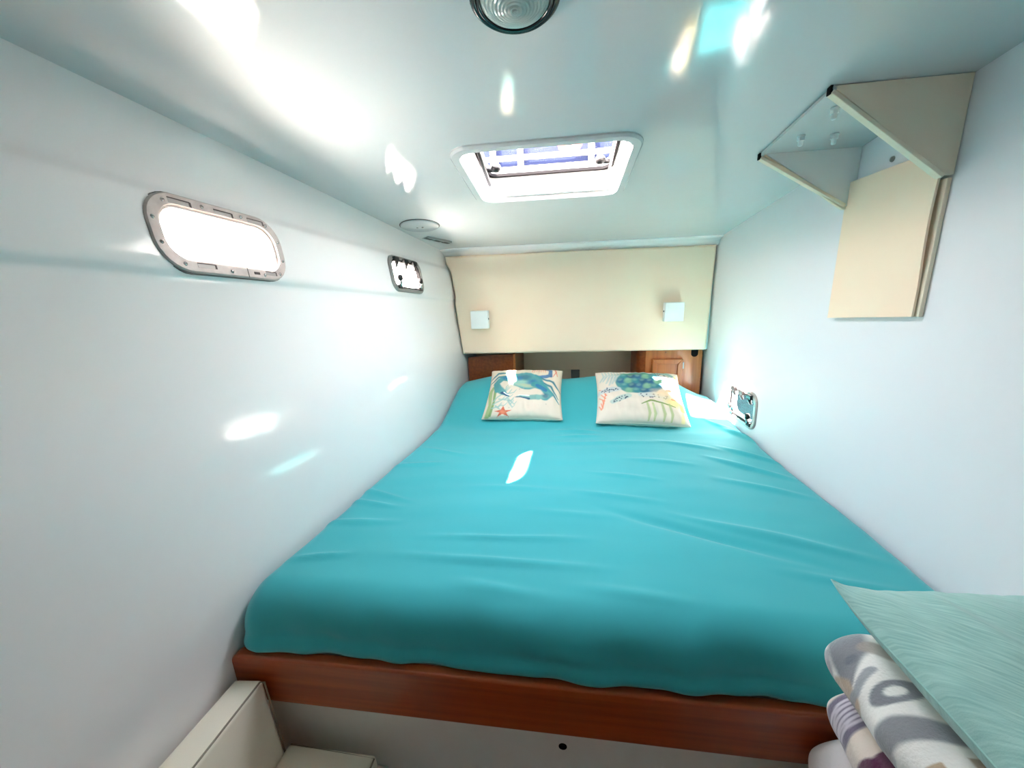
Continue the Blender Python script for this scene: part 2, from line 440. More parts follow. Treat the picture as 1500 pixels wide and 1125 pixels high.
obox('joint_line', c + e1 * 0.030 - e2 * (Hh / 2 - 0.013), e1, e2, n, 0.0014, 0.024, 0.0088, 0.0096, 'dark_slot', fr)
for u, v in ((-.120, .060), (-.149, .022), (-.147, -.024), (-.115, -.062), (-.040, .066), (-.012, -.067), (.054, .066), (.078, -.067), (.122, .060), (.149, .024), (.149, -.024), (.128, -.060)):
    screw(c + e1 * u + e2 * v + n * 0.009, n, w1, ang=u * 30)

def opening_port(name, c, e1, e2, n, W, Hh, label, flange):
    w = thing(name, c - e2 * Hh / 2, label, 'window', kind='structure')
    ring('frame', c, e1, e2, n, [(W, Hh, 0.046, -0.012), (W, Hh, 0.046, 0.006), (W - .005, Hh - .005, 0.044, 0.009), (W - 0.030, Hh - 0.030, 0.034, 0.009), (W - 0.034, Hh - 0.034, 0.033, 0.002), (W - 0.034, Hh - 0.034, 0.033, -0.012)], flange, w)
    ring('gasket', c, e1, e2, n, [(W - 0.0345, Hh - 0.0345, 0.033, -0.01), (W - 0.0345, Hh - 0.0345, 0.033, 0.006), (W - 0.044, Hh - 0.044, 0.029, 0.006), (W - 0.044, Hh - 0.044, 0.029, -0.01)], 'gasket', w)
    pane = [c + e1 * a + e2 * b + n * 0.001 for a, b in rrect(W - 0.04, Hh - 0.04, 0.03)]
    mk('pane', pane, [list(range(len(pane)))], 'acrylic_clear', w, smooth=False)
    for k in (-1, 0, 1):
        hc = c + e1 * (k * W * 0.29 - .008) + e2 * (Hh / 2 - 0.024)
        hg = obox('hinge', hc + e2 * .006, e1, e2, n, 0.038, 0.020, 0.004, 0.020, 'black_plastic', w, bev=(0.003, 2))
        V, F = tube_vf([hc + n * 0.014 + e2 * 0.0, hc - e2 * 0.012 + n * 0.012, hc - e2 * 0.026 + n * 0.006], [0.009, 0.007, 0.005], 8)
        mk('hinge_arm', V, F, 'black_plastic', hg)
    for k in (-1, 1):
        lc = c + e1 * (k * W * 0.33) - e2 * (Hh / 2 - 0.020)
        lt = obox('latch', lc, e1, e2, n, 0.034, 0.016, 0.004, 0.014, 'black_plastic', w, bev=(0.003, 2))
        V, F = tube_vf([lc + n * 0.010, lc + n * 0.018 + e2 * 0.018, lc + n * 0.016 + e2 * 0.030], [0.006, 0.006, 0.005], 8)
        mk('latch_lever', V, F, 'steel', lt)
        lathe('latch_knob', lc + n * 0.012 + e2 * 0.036, n, [(0.004, -.006), (0.012, -0.003), (0.014, 0.004), (0.012, 0.012), (0.004, 0.014)], 'black_plastic', lt, seg=14)
    for u, v in ((-.44, 0.2), (-.44, -.2), (.44, .2), (.44, -.2)):
        screw(c + e1 * u * W * 1.04 + e2 * v * Hh + n * 0.009, n, w, r=0.0035)
    return w
c, e1, e2, n = port_frame_axes(SL, sum(P2Y) / 2, 3.47)
opening_port('window_2', c, e1, e2, n, 0.285, 0.150, 'small opening portlight with black hinges in the white hull side', 'frame_dull')
c3 = Vector((0.80, sum(P3Y) / 2, sum(P3Z) / 2))
t3 = Vector((0, 1, -0.012)).normalized()
opening_port('window_3', c3, t3, Vector((0, 0.03, 1)).normalized(), Vector((-1, 0, 0)), 0.270, 0.160, 'sunlit opening portlight with black latch low on the right wall', 'frame_metal')

portal('portal_port', SL(sum(P1Y) / 2, 3.49) + Vector((-0.025, 0, 0)), (1, 0, 0), 0.26, 0.13)
portal('portal_port', SL(sum(P2Y) / 2, 3.47) + Vector((-0.025, 0, 0)), (1, 0, 0), 0.26, 0.13)
portal('portal_port', c3 + Vector((0.03, 0, 0)), (-1, 0, 0), 0.24, 0.14)
portal('portal_hatch', (sum((HX0, HX1)) / 2, (HY0 + HY1) / 2, 0.50), (0, 0, -1), 0.50, 0.42)

# ------------------------------------------------------------------ deck hatch in the ceiling
hx, hy = (HX0 + HX1) / 2, (HY0 + HY1) / 2
hc = SC(hx, hy)
s = 0.1205; E1 = Vector((1, 0, 0)); E2 = Vector((0, 1, -s)).normalized(); N = E1.cross(E2).normalized()   # N points up
hw, hh = HX1 - HX0, (HY1 - HY0) * math.sqrt(1 + s * s)
hat = thing('deck_hatch', hc - N * 0.02, 'white framed deck hatch with clear lid and black handles in ceiling', 'hatch')
ring('trim_ring', hc, E1, E2, N, [(hw + .055, hh + .055, 0.062, 0.004), (hw + .055, hh + .055, 0.062, -0.004), (hw + .045, hh + .045, 0.058, -0.009), (hw + .006, hh + .006, 0.046, -0.009), (hw, hh, 0.044, -0.004), (hw, hh, 0.044, 0.006)], 'ceiling_paint', hat)
ring('coaming', hc, E1, E2, N, [(hw + .001, hh + .001, 0.044, -0.006), (hw - .004, hh - .004, 0.042, -0.004), (hw - .006, hh - .006, 0.04, 0.03), (hw - .02, hh - .02, 0.035, 0.034), (hw - .022, hh - .022, 0.034, 0.078), (hw + .012, hh + .012, 0.044, 0.078)], 'hatch_white', hat)
lid = ring('lid_frame', hc, E1, E2, N, [(hw + .02, hh + .02, 0.045, 0.079), (hw - .050, hh - .050, 0.030, 0.079), (hw - .052, hh - .052, 0.029, 0.083), (hw - .052, hh - .052, 0.029, 0.098), (hw + .02, hh + .02, 0.045, 0.098)], 'hatch_white', hat)
ring('lid_gasket', hc, E1, E2, N, [(hw - .026, hh - .026, 0.033, 0.070), (hw - .050, hh - .050, 0.030, 0.070), (hw - .050, hh - .050, 0.030, 0.0785), (hw - .026, hh - .026, 0.033, 0.0785)], 'gasket', lid)
pane = [hc + E1 * a + E2 * b + N * 0.090 for a, b in rrect(hw - .03, hh - .03, 0.03)]
mk('lid_pane', pane, [list(range(len(pane)))], 'acrylic_hatch', lid, smooth=False)
for k in (-1, 1):
    b0 = hc + E1 * (k * (hw / 2 - 0.062)) + E2 * 0.075 + N * 0.086
    hd = lathe('handle', b0, -N, [(0.008, -0.004), (0.011, 0.004), (0.009, 0.012), (0.014, 0.016), (0.018, 0.024), (0.016, 0.034), (0.006, 0.038)], 'black_plastic', hat, seg=18)
    V, F = tube_vf([b0 - N * 0.026, b0 - N * 0.03 + E1 * k * 0.018, b0 - N * 0.03 + E1 * k * 0.038], [0.009, 0.008, 0.006], 10)
    mk('handle_lever', V, F, 'black_plastic', hd)
    b1 = hc + E1 * (k * (hw / 2 - 0.050)) - E2 * 0.03 + N * 0.086
    lathe('knob', b1, -N, [(0.010, -0.002), (0.012, 0.004), (0.011, 0.012), (0.004, 0.015)], 'black_plastic', hat, seg=16)
tube('stay', [hc - E1 * (hw / 2 - 0.026) + E2 * (hh / 2 - 0.035) + N * 0.040, hc - E1 * (hw / 2 - 0.030) - E2 * (hh / 2 - 0.10) + N * 0.062], 0.007, 'black_plastic', hat)
tube('stay', [hc + E1 * (hw / 2 - 0.030) + E2 * (hh / 2 - 0.05) + N * 0.040, hc + E1 * (hw / 2 - 0.030) - E2 * (hh / 2 - 0.10) + N * 0.062], 0.004, 'steel', hat)
obox('blind_cassette', hc + E2 * (hh / 2 - 0.010) + E1 * 0.03 + N * 0.020, E1, N, -E2, hw * 0.80, 0.03, -0.004, 0.008, 'hatch_white', hat, bev=(0.003, 2))

# ------------------------------------------------------------------ ceiling lamp
lc = Vector((-0.070, 0.672, 0.0)); lc.z = ceil_z(lc.x, lc.y)
lamp = thing('ceiling_lamp', lc - N * 0.03, 'round dome ceiling lamp with black rim and ribbed glass lens', 'lamp')
lathe('rim', lc, -N, [(0.050, -0.004), (0.0665, -0.002), (0.0675, 0.004), (0.0665, 0.012), (0.061, 0.017), (0.0575, 0.0165), (0.0565, 0.012), (0.05, 0.010)], 'black_gloss', lamp, seg=64)
lathe('inner_ring', lc, -N, [(0.0563, 0.009), (0.0563, 0.0175), (0.0535, 0.019), (0.0505, 0.017), (0.0500, 0.010)], 'black_gloss', lamp, seg=64)
prf = [(0.0505, 0.010)]
for i in range(22):
    r = 0.0505 * (1 - i / 22); d = 0.016 + 0.014 * (1 - (r / 0.0505) ** 2)
    prf.append((r, d + (0.0006 if i % 2 else -0.0004)))
lens = lathe('lens', lc, -N, prf, 'lens_prism', lamp, seg=64)
lathe('lens_boss', lc - N * 0.0295, -N, [(0.008, -0.001), (0.0078, 0.001), (0.0055, 0.0012), (0.0045, 0.0006), (0.003, 0.0018), (0.001, 0.0022)], 'lens_prism', lens, seg=24)

# ------------------------------------------------------------------ round access plate and small bracket on the ceiling
pc = Vector((-0.625, 1.735, 0)); pc.z = ceil_z(pc.x, pc.y)
pn = Vector((SC(pc.x - .02, pc.y) - SC(pc.x + .02, pc.y)).cross(SC(pc.x, pc.y + .02) - SC(pc.x, pc.y - .02)).normalized()); pn = pn if pn.z < 0 else -pn
ap = thing('access_plate', pc - Vector((0, 0, 0.012)), 'round white inspection plate with two screws on ceiling', 'cover plate')
lathe('disc', pc, pn, [(0.083, -0.012), (0.083, 0.004), (0.080, 0.007), (0.02, 0.0085), (0.001, 0.0085)], 'ceiling_paint', ap, seg=48)
lathe('shadow_gap', pc, pn, [(0.0865, -0.012), (0.0865, 0.0022), (0.0832, 0.0022), (0.0832, -0.012)], 'dark_slot', ap, seg=48)
for k in (-1, 1): screw(pc + Vector((k * 0.012 - .002, 0.006, 0)) + pn * 0.0085, pn, ap, r=0.006)
bc = Vector((-0.630, 1.985, 0)); bc.z = ceil_z(bc.x, bc.y)
bk = thing('metal_bracket', bc - Vector((0, 0, 0.02)), 'small bare metal bracket in the corner above the portlight', 'bracket')
bx1, by1 = Vector((0.55, 0.83, -0.10)).normalized(), None
by1 = Vector((0, 0, 1)).cross(bx1).normalized()
obox('plate', bc, bx1, by1, Vector((0, 0, -1)), 0.15, 0.05, -0.006, 0.006, 'frame_dull', bk, bev=(0.002, 2))
for k in (-0.055, 0.0, 0.055):
    obox('slot', bc + bx1 * k, bx1, by1, Vector((0, 0, -1)), 0.034, 0.022, 0.005, 0.0072, 'dark_slot', bk)
for k in (-0.03, 0.03): screw(bc + bx1 * k + Vector((0, 0, -0.006)), (0, 0, -1), bk, r=0.006)

# ------------------------------------------------------------------ padded head panel
zz = np.linspace(0.205, -0.352, 26)
out = [(left_x(2.235, z) + 0.010, 2.225, z) for z in zz]
out += [(0.778, 2.245, -0.348), (0.790, 2.245, 0.203)]
panel = thing('head_panel', (0.08, 2.24, -0.352), 'wide padded beige vinyl panel above the bed head', 'wall panel')
# build as a soft-edged slab
bmv = [Vector(q) for q in out]
cen = Vector((0.07, 2.235, -0.07))
def inset(pts, d):
    r = []
    for q in pts:
        v = q - cen
        r.append(Vector((q.x - math.copysign(min(d, abs(v.x)), v.x) * (1 if abs(v.x) > 0.5 else 0), q.y, q.z - math.copysign(min(d, abs(v.z)), v.z) * (1 if abs(v.z) > 0.24 else 0))))
    return r
L0 = [q + Vector((0, 0.024, 0)) for q in bmv]; L1 = [q.copy() for q in bmv]; L2 = [q + Vector((0, -0.008, 0)) for q in inset(bmv, 0.003)]; L3 = [q + Vector((0, -0.012, 0)) for q in inset(bmv, 0.010)]
V_, F_ = loops_vf([L0, L1, L2, L3], caps=True)
mk('padding', V_, F_, 'vinyl_beige', panel, smooth=False)
prism('backing_board', [q + Vector((0, 0.0245, 0)) for q in inset(bmv, 0.004)], (0, 0.008, 0), 'seam_dark', panel)

def sconce(x, z, side, label):
    y0 = 2.213 + 0.02 * (x + .6) / 1.3 - 0.0015
    t = thing('reading_lamp', (x, y0, z - .05), label, 'lamp', 'square reading lamps on the head panel')
    box('body', (x - .05, x + .05, y0 - .052, y0 - .012, z - .05, z + .05), 'lamp_white', t, bev=(0.003, 2))
    box('back_plate', (x - .042, x + .042, y0 - .012, y0, z - .042, z + .042), 'frame_dull', t, bev=(0.002, 1))
    box('front_cover', (x - .0485, x + .0485, y0 - .0545, y0 - .0515, z - .0485, z + .0485), 'lamp_white', t, bev=(0.001, 1))
    lathe('switch', Vector((x + side * 0.050, y0 - .036, z + .004)), (side, 0, 0), [(0.005, -.001), (0.005, 0.002), (0.003, 0.003)], 'black_plastic', t, seg=14)
sconce(-0.475, -0.150, 1, 'square white reading lamp on the padded panel beside the hull')
sconce(0.583, -0.134, -1, 'square white reading lamp above the small wooden cabinet door')

# ------------------------------------------------------------------ wooden lockers and niche under the panel
lk = thing('locker', (-0.44, 2.28, -0.62), 'low reddish wood locker front beside the hull under the panel', 'cabinet')
xl = left_x(2.28, -0.45) + 0.012
prism('front_board', [(xl, 2.285, -0.62), (-0.305, 2.285, -0.62), (-0.305, 2.285, -0.368), (-0.45, 2.285, -0.372), (xl, 2.285, -0.385)], (0, 0.02, 0), 'wood', lk, bev=(0.002, 2))
box('corner_post', (-0.305, -0.291, 2.279, 2.31, -0.62, -0.364), 'wood_light', lk, bev=(0.004, 3))
prism('side_board', [(-0.291, 2.30, -0.62), (-0.262, 2.49, -0.62), (-0.262, 2.49, -0.360), (-0.291, 2.30, -0.360)], (-0.012, 0, 0), 'wood', lk)
rk = thing('locker', (0.58, 2.28, -0.62), 'orange wood locker with raised panel door under the panel', 'cabinet')
yF = 2.282
out = [(0.468, yF, -0.62), (0.778, yF, -0.62), (0.778, yF, -0.352), (0.468, yF, -0.352)]
prism('front_board', out, (0, 0.02, 0), 'wood_light', rk, bev=(0.002, 2))
loops = []
for a in np.linspace(0, 1, 7):
    ang = a * math.pi / 2
    px, py = 0.468 - 0.045 * math.sin(ang), yF + 0.045 * (1 - math.cos(ang))
    loops.append((px, py))
loops.append((0.420, 2.488))
V_, F_ = [], []
for (px, py) in loops: V_ += [(px, py, -0.62), (px, py, -0.352)]
for i in range(len(loops) - 1): F_.append((2 * i, 2 * i + 1, 2 * i + 3, 2 * i + 2))
mk('side_board', V_, F_, 'wood', rk, smooth=True)
dr = box('door', (0.505, 0.672, yF - 0.006, yF, -0.62, -0.405), 'wood_light', rk, bev=(0.002, 2))
x0, x1, zt, zb, fwid = 0.505, 0.672, -0.405, -0.62, 0.028
prism('door_rail', [(x0, yF - .006, zt), (x1, yF - .006, zt), (x1 - fwid, yF - .006, zt - fwid), (x0 + fwid, yF - .006, zt - fwid)], (0, -0.010, 0), 'wood_light', dr, bev=(0.0025, 2))
prism('door_stile', [(x0, yF - .006, zt), (x0 + fwid, yF - .006, zt - fwid), (x0 + fwid, yF - .006, zb), (x0, yF - .006, zb)], (0, -0.010, 0), 'wood_light', dr, bev=(0.0025, 2))
prism('door_stile', [(x1, yF - .006, zt), (x1 - fwid, yF - .006, zt - fwid), (x1 - fwid, yF - .006, zb), (x1, yF - .006, zb)], (0, -0.010, 0), 'wood_light', dr, bev=(0.0025, 2))
hg = box('hinge', (0.673, 0.681, yF - 0.006, yF + .001, -0.462, -0.425), 'frame_dull', rk, bev=(0.001, 1))
pts = [(0.735 + 0.019 * math.cos(a), yF - .0012, -0.376 + 0.019 * math.sin(a)) for a in np.linspace(math.pi, 2 * math.pi, 14)] + [(0.754, yF - .0012, -0.352), (0.716, yF - .0012, -0.352)]
prism('finger_hole', pts, (0, 0.004, 0), 'gasket', rk)
lathe('screw_plug', (0.578, yF - .0005, -0.368), (0, -1, 0), [(0.004, 0), (0.003, 0.0015)], 'wood', rk, seg=10)
# niche back hatch
nb = thing('niche_lid', (0.06, 2.49, -0.62), 'faint beige access lid with dark square latch at back of niche', 'lid')
prism('lid_board', [(-0.13, 2.486, -0.62), (0.27, 2.486, -0.62), (0.27, 2.486, -0.530), (0.20, 2.486, -0.500), (-0.06, 2.486, -0.500), (-0.13, 2.486, -0.530)], (0, 0.004, 0), 'niche_beige', nb, bev=(0.001, 1))
box('latch', (0.045, 0.10, 2.475, 2.486, -0.60, -0.506), 'niche_grey', nb, bev=(0.002, 2))

# ------------------------------------------------------------------ berth: footboard, locker front, mattress
fb = [( -0.742, 0.60, -0.885), (0.78, 0.60, -0.885), (0.78, 0.60, -0.762)]
for a in np.linspace(math.pi / 2, math.pi, 8): fb.append((-0.712 + 0.030 * math.cos(a), 0.60, -0.792 + 0.030 * math.sin(a)))
prism('footboard', fb, (0, 0.026, 0), 'wood_long', None, bev=(0.006, 3), label='long dark reddish wood board along the foot of the bed', cat='footboard')
bw = thing('wall_berth', (0, 0.64, FLOOR), 'white painted locker front below the wooden footboard', 'wall', kind='structure')
box('board', (-0.735, 0.80, 0.640, 0.66, FLOOR, -0.80), 'locker_white', bw)
lathe('finger_hole', (-0.004, 0.640, -0.972), (0, -1, 0), [(0.009, -0.002), (0.009, 0.001), (0.0075, 0.0012), (0.0068, 0.0002)], 'gasket', bw, seg=20)

random.seed(3)
YF, YB = 0.622, 2.255
ZT, ZB = -0.636, -0.762
WR = [  # ridge segments on the bed top: x0,y0,x1,y1,amp,width
    (-0.34, 0.88, 0.02, 0.90, .0055, .010), (-0.38, 0.80, 0.05, 0.795, .006, .012), (0.16, 1.03, 0.56, 0.86, -.008, .016), (0.34, 1.02, 0.70, 0.88, .007, .014),
    (0.50, 0.82, 0.70, 0.78, .004, .012), (0.05, 1.14, 0.28, 1.10, .004, .012), (0.10, 1.28, 0.30, 1.24, .004, .012), (0.55, 1.42, 0.74, 1.28, .008, .014),
    (0.62, 1.52, 0.77, 1.40, .008, .012), (0.40, 1.58, 0.60, 1.50, .005, .014), (0.52, 1.25, 0.72, 1.16, .006, .014), (-0.72, 0.92, -0.50, 0.94, .006, .012),
    (-0.70, 1.05, -0.52, 1.02, .006, .010), (-0.69, 1.12, -0.50, 1.06, .005, .010), (-0.68, 0.76, -0.55, 0.79, .007, .012), (-0.66, 1.30, -0.48, 1.34, .005, .014),
    (-0.02, 1.70, 0.14, 1.69, .007, .012), (-0.02, 1.63, 0.15, 1.64, .005, .012), (-0.05, 1.56, 0.40, 1.57, .004, .016), (-0.58, 1.48, -0.40, 1.42, .004, .014),
    (-0.25, 0.72, -0.05, 0.70, .005, .016), (0.02, 0.73, 0.25, 0.71, .004, .015), (0.25, 1.40, 0.45, 1.36, .004, .014), (-0.10, 1.02, 0.12, 1.01, .003, .014),
    (0.70, 1.75, 0.78, 1.60, .010, .012), (0.66, 1.82, 0.76, 1.70, .008, .010), (-0.30, 1.16, -0.05, 1.15, .003, .014)]
def sm(a, b, t):
    t = max(0, min(1, (t - a) / (b - a))); return t * t * (3 - 2 * t)
def bed_top(x, y):
    z = ZT
    crest = 0.158 - 0.012 * math.cos(x * 9.0) - 0.02 * sm(-0.35, -0.62, x) - 0.105 * sm(0.50, 0.80, x)
    z += crest * sm(1.70, 2.13, y) - 0.05 * sm(2.14, 2.26, y)
    z += 0.010 * math.sin(2.1 * (x + .2)) * sm(0.7, 1.2, y) * 0.4
    z += 0.006 * mnoise.noise(Vector((x * 3.0, y * 3.5, 1.7))) + 0.0025 * mnoise.noise(Vector((x * 5, y * 14, 4.2)))
    for x0, y0, x1, y1, amp, wd in WR:
        if abs(y - (y0 + y1) / 2) > 0.25: continue
        dx, dy = x1 - x0, y1 - y0; L = math.hypot(dx, dy)
        t = ((x - x0) * dx + (y - y0) * dy) / (L * L)
        d = abs((x - x0) * dy - (y - y0) * dx) / L + 0.03 * (t - .5) ** 2 * 0
        d += 0.006 * mnoise.noise(Vector((x * 7, y * 7, 9)))
        if -0.25 < t < 1.25:
            f = math.sin(math.pi * max(0, min(1, (t + .25) / 1.5))) ** 1.5
            z += 1.35 * amp * math.exp(-(d / wd) ** 2) * f
    return z
_lx = [(q, left_x(q, -0.66) + 0.004) for q in np.linspace(0.55, 2.35, 40)]
def LXC(y): return float(np.interp(y, [a for a, _ in _lx], [b for _, b in _lx]))
NX, NT = 190, 250
mx = []
rr = 0.085
ys = []
arc = rr * math.pi / 2
len_top = YB - (YF + rr); len_front = (ZT - rr) - ZB
tot = len_top + arc + len_front + 0.04
for i in range(NT + 1):
    s_ = tot * i / NT
    ys.append(s_)
V_, F_ = [], []
for i, s_ in enumerate(ys):
    for j in range(NX + 1):
        u = j / NX
        if s_ <= len_top: y, dz, fr_ = YB - s_, 0.0, 0.0
        elif s_ <= len_top + arc:
            a = (s_ - len_top) / rr; y = YF + rr - rr * math.sin(a); dz = -rr * (1 - math.cos(a)); fr_ = a / (math.pi / 2)
        elif s_ <= len_top + arc + len_front:
            k = s_ - len_top - arc; q = k / len_front
            y = YF - 0.012 * math.sin(math.pi * q); dz = -rr - k; fr_ = 1.0
        else:
            k = s_ - len_top - arc - len_front; y = YF + k; dz = -rr - len_front; fr_ = 1.0
        xL, xR = LXC(max(y, YF)), 0.797
        # round the sides down
        wid = xR - xL; er = 0.045
        x = xL + u * wid
        dl, dr_ = x - xL, xR - x
        side = 0
        if dl < er: side = (1 - math.sqrt(max(0, 1 - ((er - dl) / er) ** 2))) * er * 1.3
        if dr_ < er: side = (1 - math.sqrt(max(0, 1 - ((er - dr_) / er) ** 2))) * er * 1.1
        z = bed_top(x, y) - side * (1 - 0.6 * fr_) + dz
        if fr_ > 0:
            # vertical gathers and soft bulge on the front face
            g = mnoise.noise(Vector((x * 16, z * 2.0, 3.3))) * 0.010 + mnoise.noise(Vector((x * 5 + z * 8, z * 3, 8.1))) * 0.014
            y -= fr_ * g
            if dl < 0.07: y += fr_ * 0.05 * (1 - math.sqrt(max(0, 1 - ((0.07 - dl) / 0.07) ** 2)))
            z += fr_ * (0.003 * mnoise.noise(Vector((x * 6, 0, 5.5))) - 0.006)
        V_.append((x, y, z))
for i in range(NT):
    for j in range(NX):
        a = i * (NX + 1) + j
        F_.append((a, a + 1, a + NX + 2, a + NX + 1))
bed = thing('mattress', (0.03, 1.4, -0.80), 'wide mattress in a smooth teal fitted sheet filling the berth', 'mattress')
mk('fitted_sheet', V_, F_, 'sheet_teal', bed)
box('core', (-0.56, 0.76, 0.70, 2.22, -0.80, -0.72), 'piping_pale', bed)
pth = [(0.793, y, bed_top(0.79, y) - 0.030 + 0.003 * math.sin(y * 23)) for y in np.linspace(0.72, 2.15, 60)]
tube('side_piping', pth, 0.0045, 'piping_pale', bed, seg=6)

# ------------------------------------------------------------------ settee cushions at the foot, hull side
def soft_box(name, corners, material, parent, lev=3, crease=0.55):
    """8 corners (bottom 4, top 4) -> subdivided soft slab"""
    bm = bmesh.new()
    vs = [bm.verts.new(c) for c in corners]
    for f in ((0, 3, 2, 1), (4, 5, 6, 7), (0, 1, 5, 4), (1, 2, 6, 5), (2, 3, 7, 6), (3, 0, 4, 7)): bm.faces.new([vs[i] for i in f])
    bmesh.ops.recalc_face_normals(bm, faces=bm.faces)
    bmesh.ops.bevel(bm, geom=bm.edges[:], offset=0.010, segments=3, profile=0.6, affect='EDGES')
    bmesh.ops.recalc_face_normals(bm, faces=bm.faces)
    V = [tuple(v.co) for v in bm.verts]; bm.verts.index_update(); F = [[v.index for v in f.verts] for f in bm.faces]; bm.free()
    o = mk(name, V, F, material, parent, smooth=True)
    o.modifiers.new('wn', 'WEIGHTED_NORMAL')
    return o
bcu = thing('back_cushion', (-0.68, 0.0, -1.03), 'upright cream vinyl settee back cushion against the hull', 'cushion')
A = [(-0.745, -0.55, -1.03), (-0.638, -0.55, -1.03), (-0.638, 0.588, -1.03), (-0.735, 0.588, -1.03),
     (-0.772, -0.55, -0.815), (-0.665, -0.55, -0.808), (-0.652, 0.588, -0.805), (-0.722, 0.588, -0.812)]
soft_box('padding', A, 'vinyl_cream', bcu)
tube('seam', [(-0.6645, -0.54, -0.8095), (-0.6615, 0.0, -0.8085), (-0.656, 0.582, -0.807), (-0.6525, 0.589, -0.815), (-0.640, 0.589, -1.02)], 0.0022, 'seam_dark', bcu, seg=6)
scu = thing('seat_cushion', (-0.52, 0.0, -1.10), 'flat cream vinyl settee seat cushion below the footboard', 'cushion')
A = [(-0.74, -0.55, -1.10), (-0.415, -0.55, -1.10), (-0.415, 0.600, -1.10), (-0.74, 0.600, -1.10),
     (-0.74, -0.55, -1.004), (-0.420, -0.55, -1.004), (-0.420, 0.600, -1.004), (-0.74, 0.600, -1.004)]
A[0] = (-0.70, -.55, -1.10); A[3] = (-0.69, .6, -1.10); A[4] = (-0.72, -.55, -1.031); A[7] = (-0.71, .6, -1.031)
A[0] = (-0.636, -.55, -1.10); A[3] = (-0.636, .6, -1.10); A[4] = (-0.636, -.55, -1.004); A[7] = (-0.636, .6, -1.004)
soft_box('padding', A, 'vinyl_cream', scu)
tube('seam', [(-0.4225, -0.54, -1.006), (-0.4225, 0.592, -1.006), (-0.63, 0.598, -1.006)], 0.002, 'seam_dark', scu, seg=6)
box('settee_base', (-0.70, -0.42, -0.60, 0.638, FLOOR, -1.10), 'locker_white', None, bev=(0.004, 2), label='plain white settee base box under the cream cushions', cat='settee base')

# ------------------------------------------------------------------ numpy painting helpers for printed cloth
class Paint:
    def __init__(self, U, V, base):
        self.U, self.V = U, V
        self.C = np.ones(U.shape + (3,)) * np.array(base)
        rng = np.random.RandomState(5)
        self.rng = rng
    def wob(self, f, ph, a):
        U, V = self.U, self.V
        return a * (np.sin(f * U + ph + 1.7 * np.sin(f * .7 * V + ph * 2)) * np.cos(f * .9 * V - ph) + 0.5 * np.sin(2.3 * f * V + 3 * ph + f * 1.1 * U))
    def lay(self, mask, colr):
        mask = np.clip(mask, 0, 1)[..., None]
        colr = np.array(colr)
        self.C = self.C * (1 - mask) + (colr if colr.ndim == 3 else colr) * mask
    def ell(self, cx, cy, a, b, rot, colr, soft=0.08, op=1.0, wob=0.0):
        c, s_ = math.cos(rot), math.sin(rot); X = (self.U - cx); Y = (self.V - cy)
        d = np.sqrt(((X * c + Y * s_) / a) ** 2 + ((-X * s_ + Y * c) / b) ** 2) + (self.wob(28, cx * 9, wob) if wob else 0)
        self.lay(np.clip((1 - d) / soft + 0.5, 0, 1) * op, colr)
    def line(self, pts, w, colr, op=1.0, soft=0.35):
        if not isinstance(w, (list, tuple)): w = [w] * len(pts)
        best = np.full(self.U.shape, 9.0)
        for (p, q, w0, w1) in zip(pts[:-1], pts[1:], w[:-1], w[1:]):
            dx, dy = q[0] - p[0], q[1] - p[1]; L2 = dx * dx + dy * dy + 1e-9
            t = np.clip(((self.U - p[0]) * dx + (self.V - p[1]) * dy) / L2, 0, 1)
            d = np.hypot(self.U - p[0] - t * dx, self.V - p[1] - t * dy) / (w0 + (w1 - w0) * t)
            best = np.minimum(best, d)
        self.lay(np.clip((1 - best) / soft + .5, 0, 1) * op, colr)
    def poly(self, pts, colr, op=1.0):
        ins = np.zeros(self.U.shape, bool); n_ = len(pts)
        for i in range(n_):
            x0, y0 = pts[i]; x1, y1 = pts[(i + 1) % n_]
            cnd = ((y0 > self.V) != (y1 > self.V)) & (self.U < (x1 - x0) * (self.V - y0) / (y1 - y0 + 1e-12) + x0)
            ins ^= cnd
        self.lay(ins * op, colr)
def L3(r, g, b): return np.array(srgb(r, g, b)[:3])

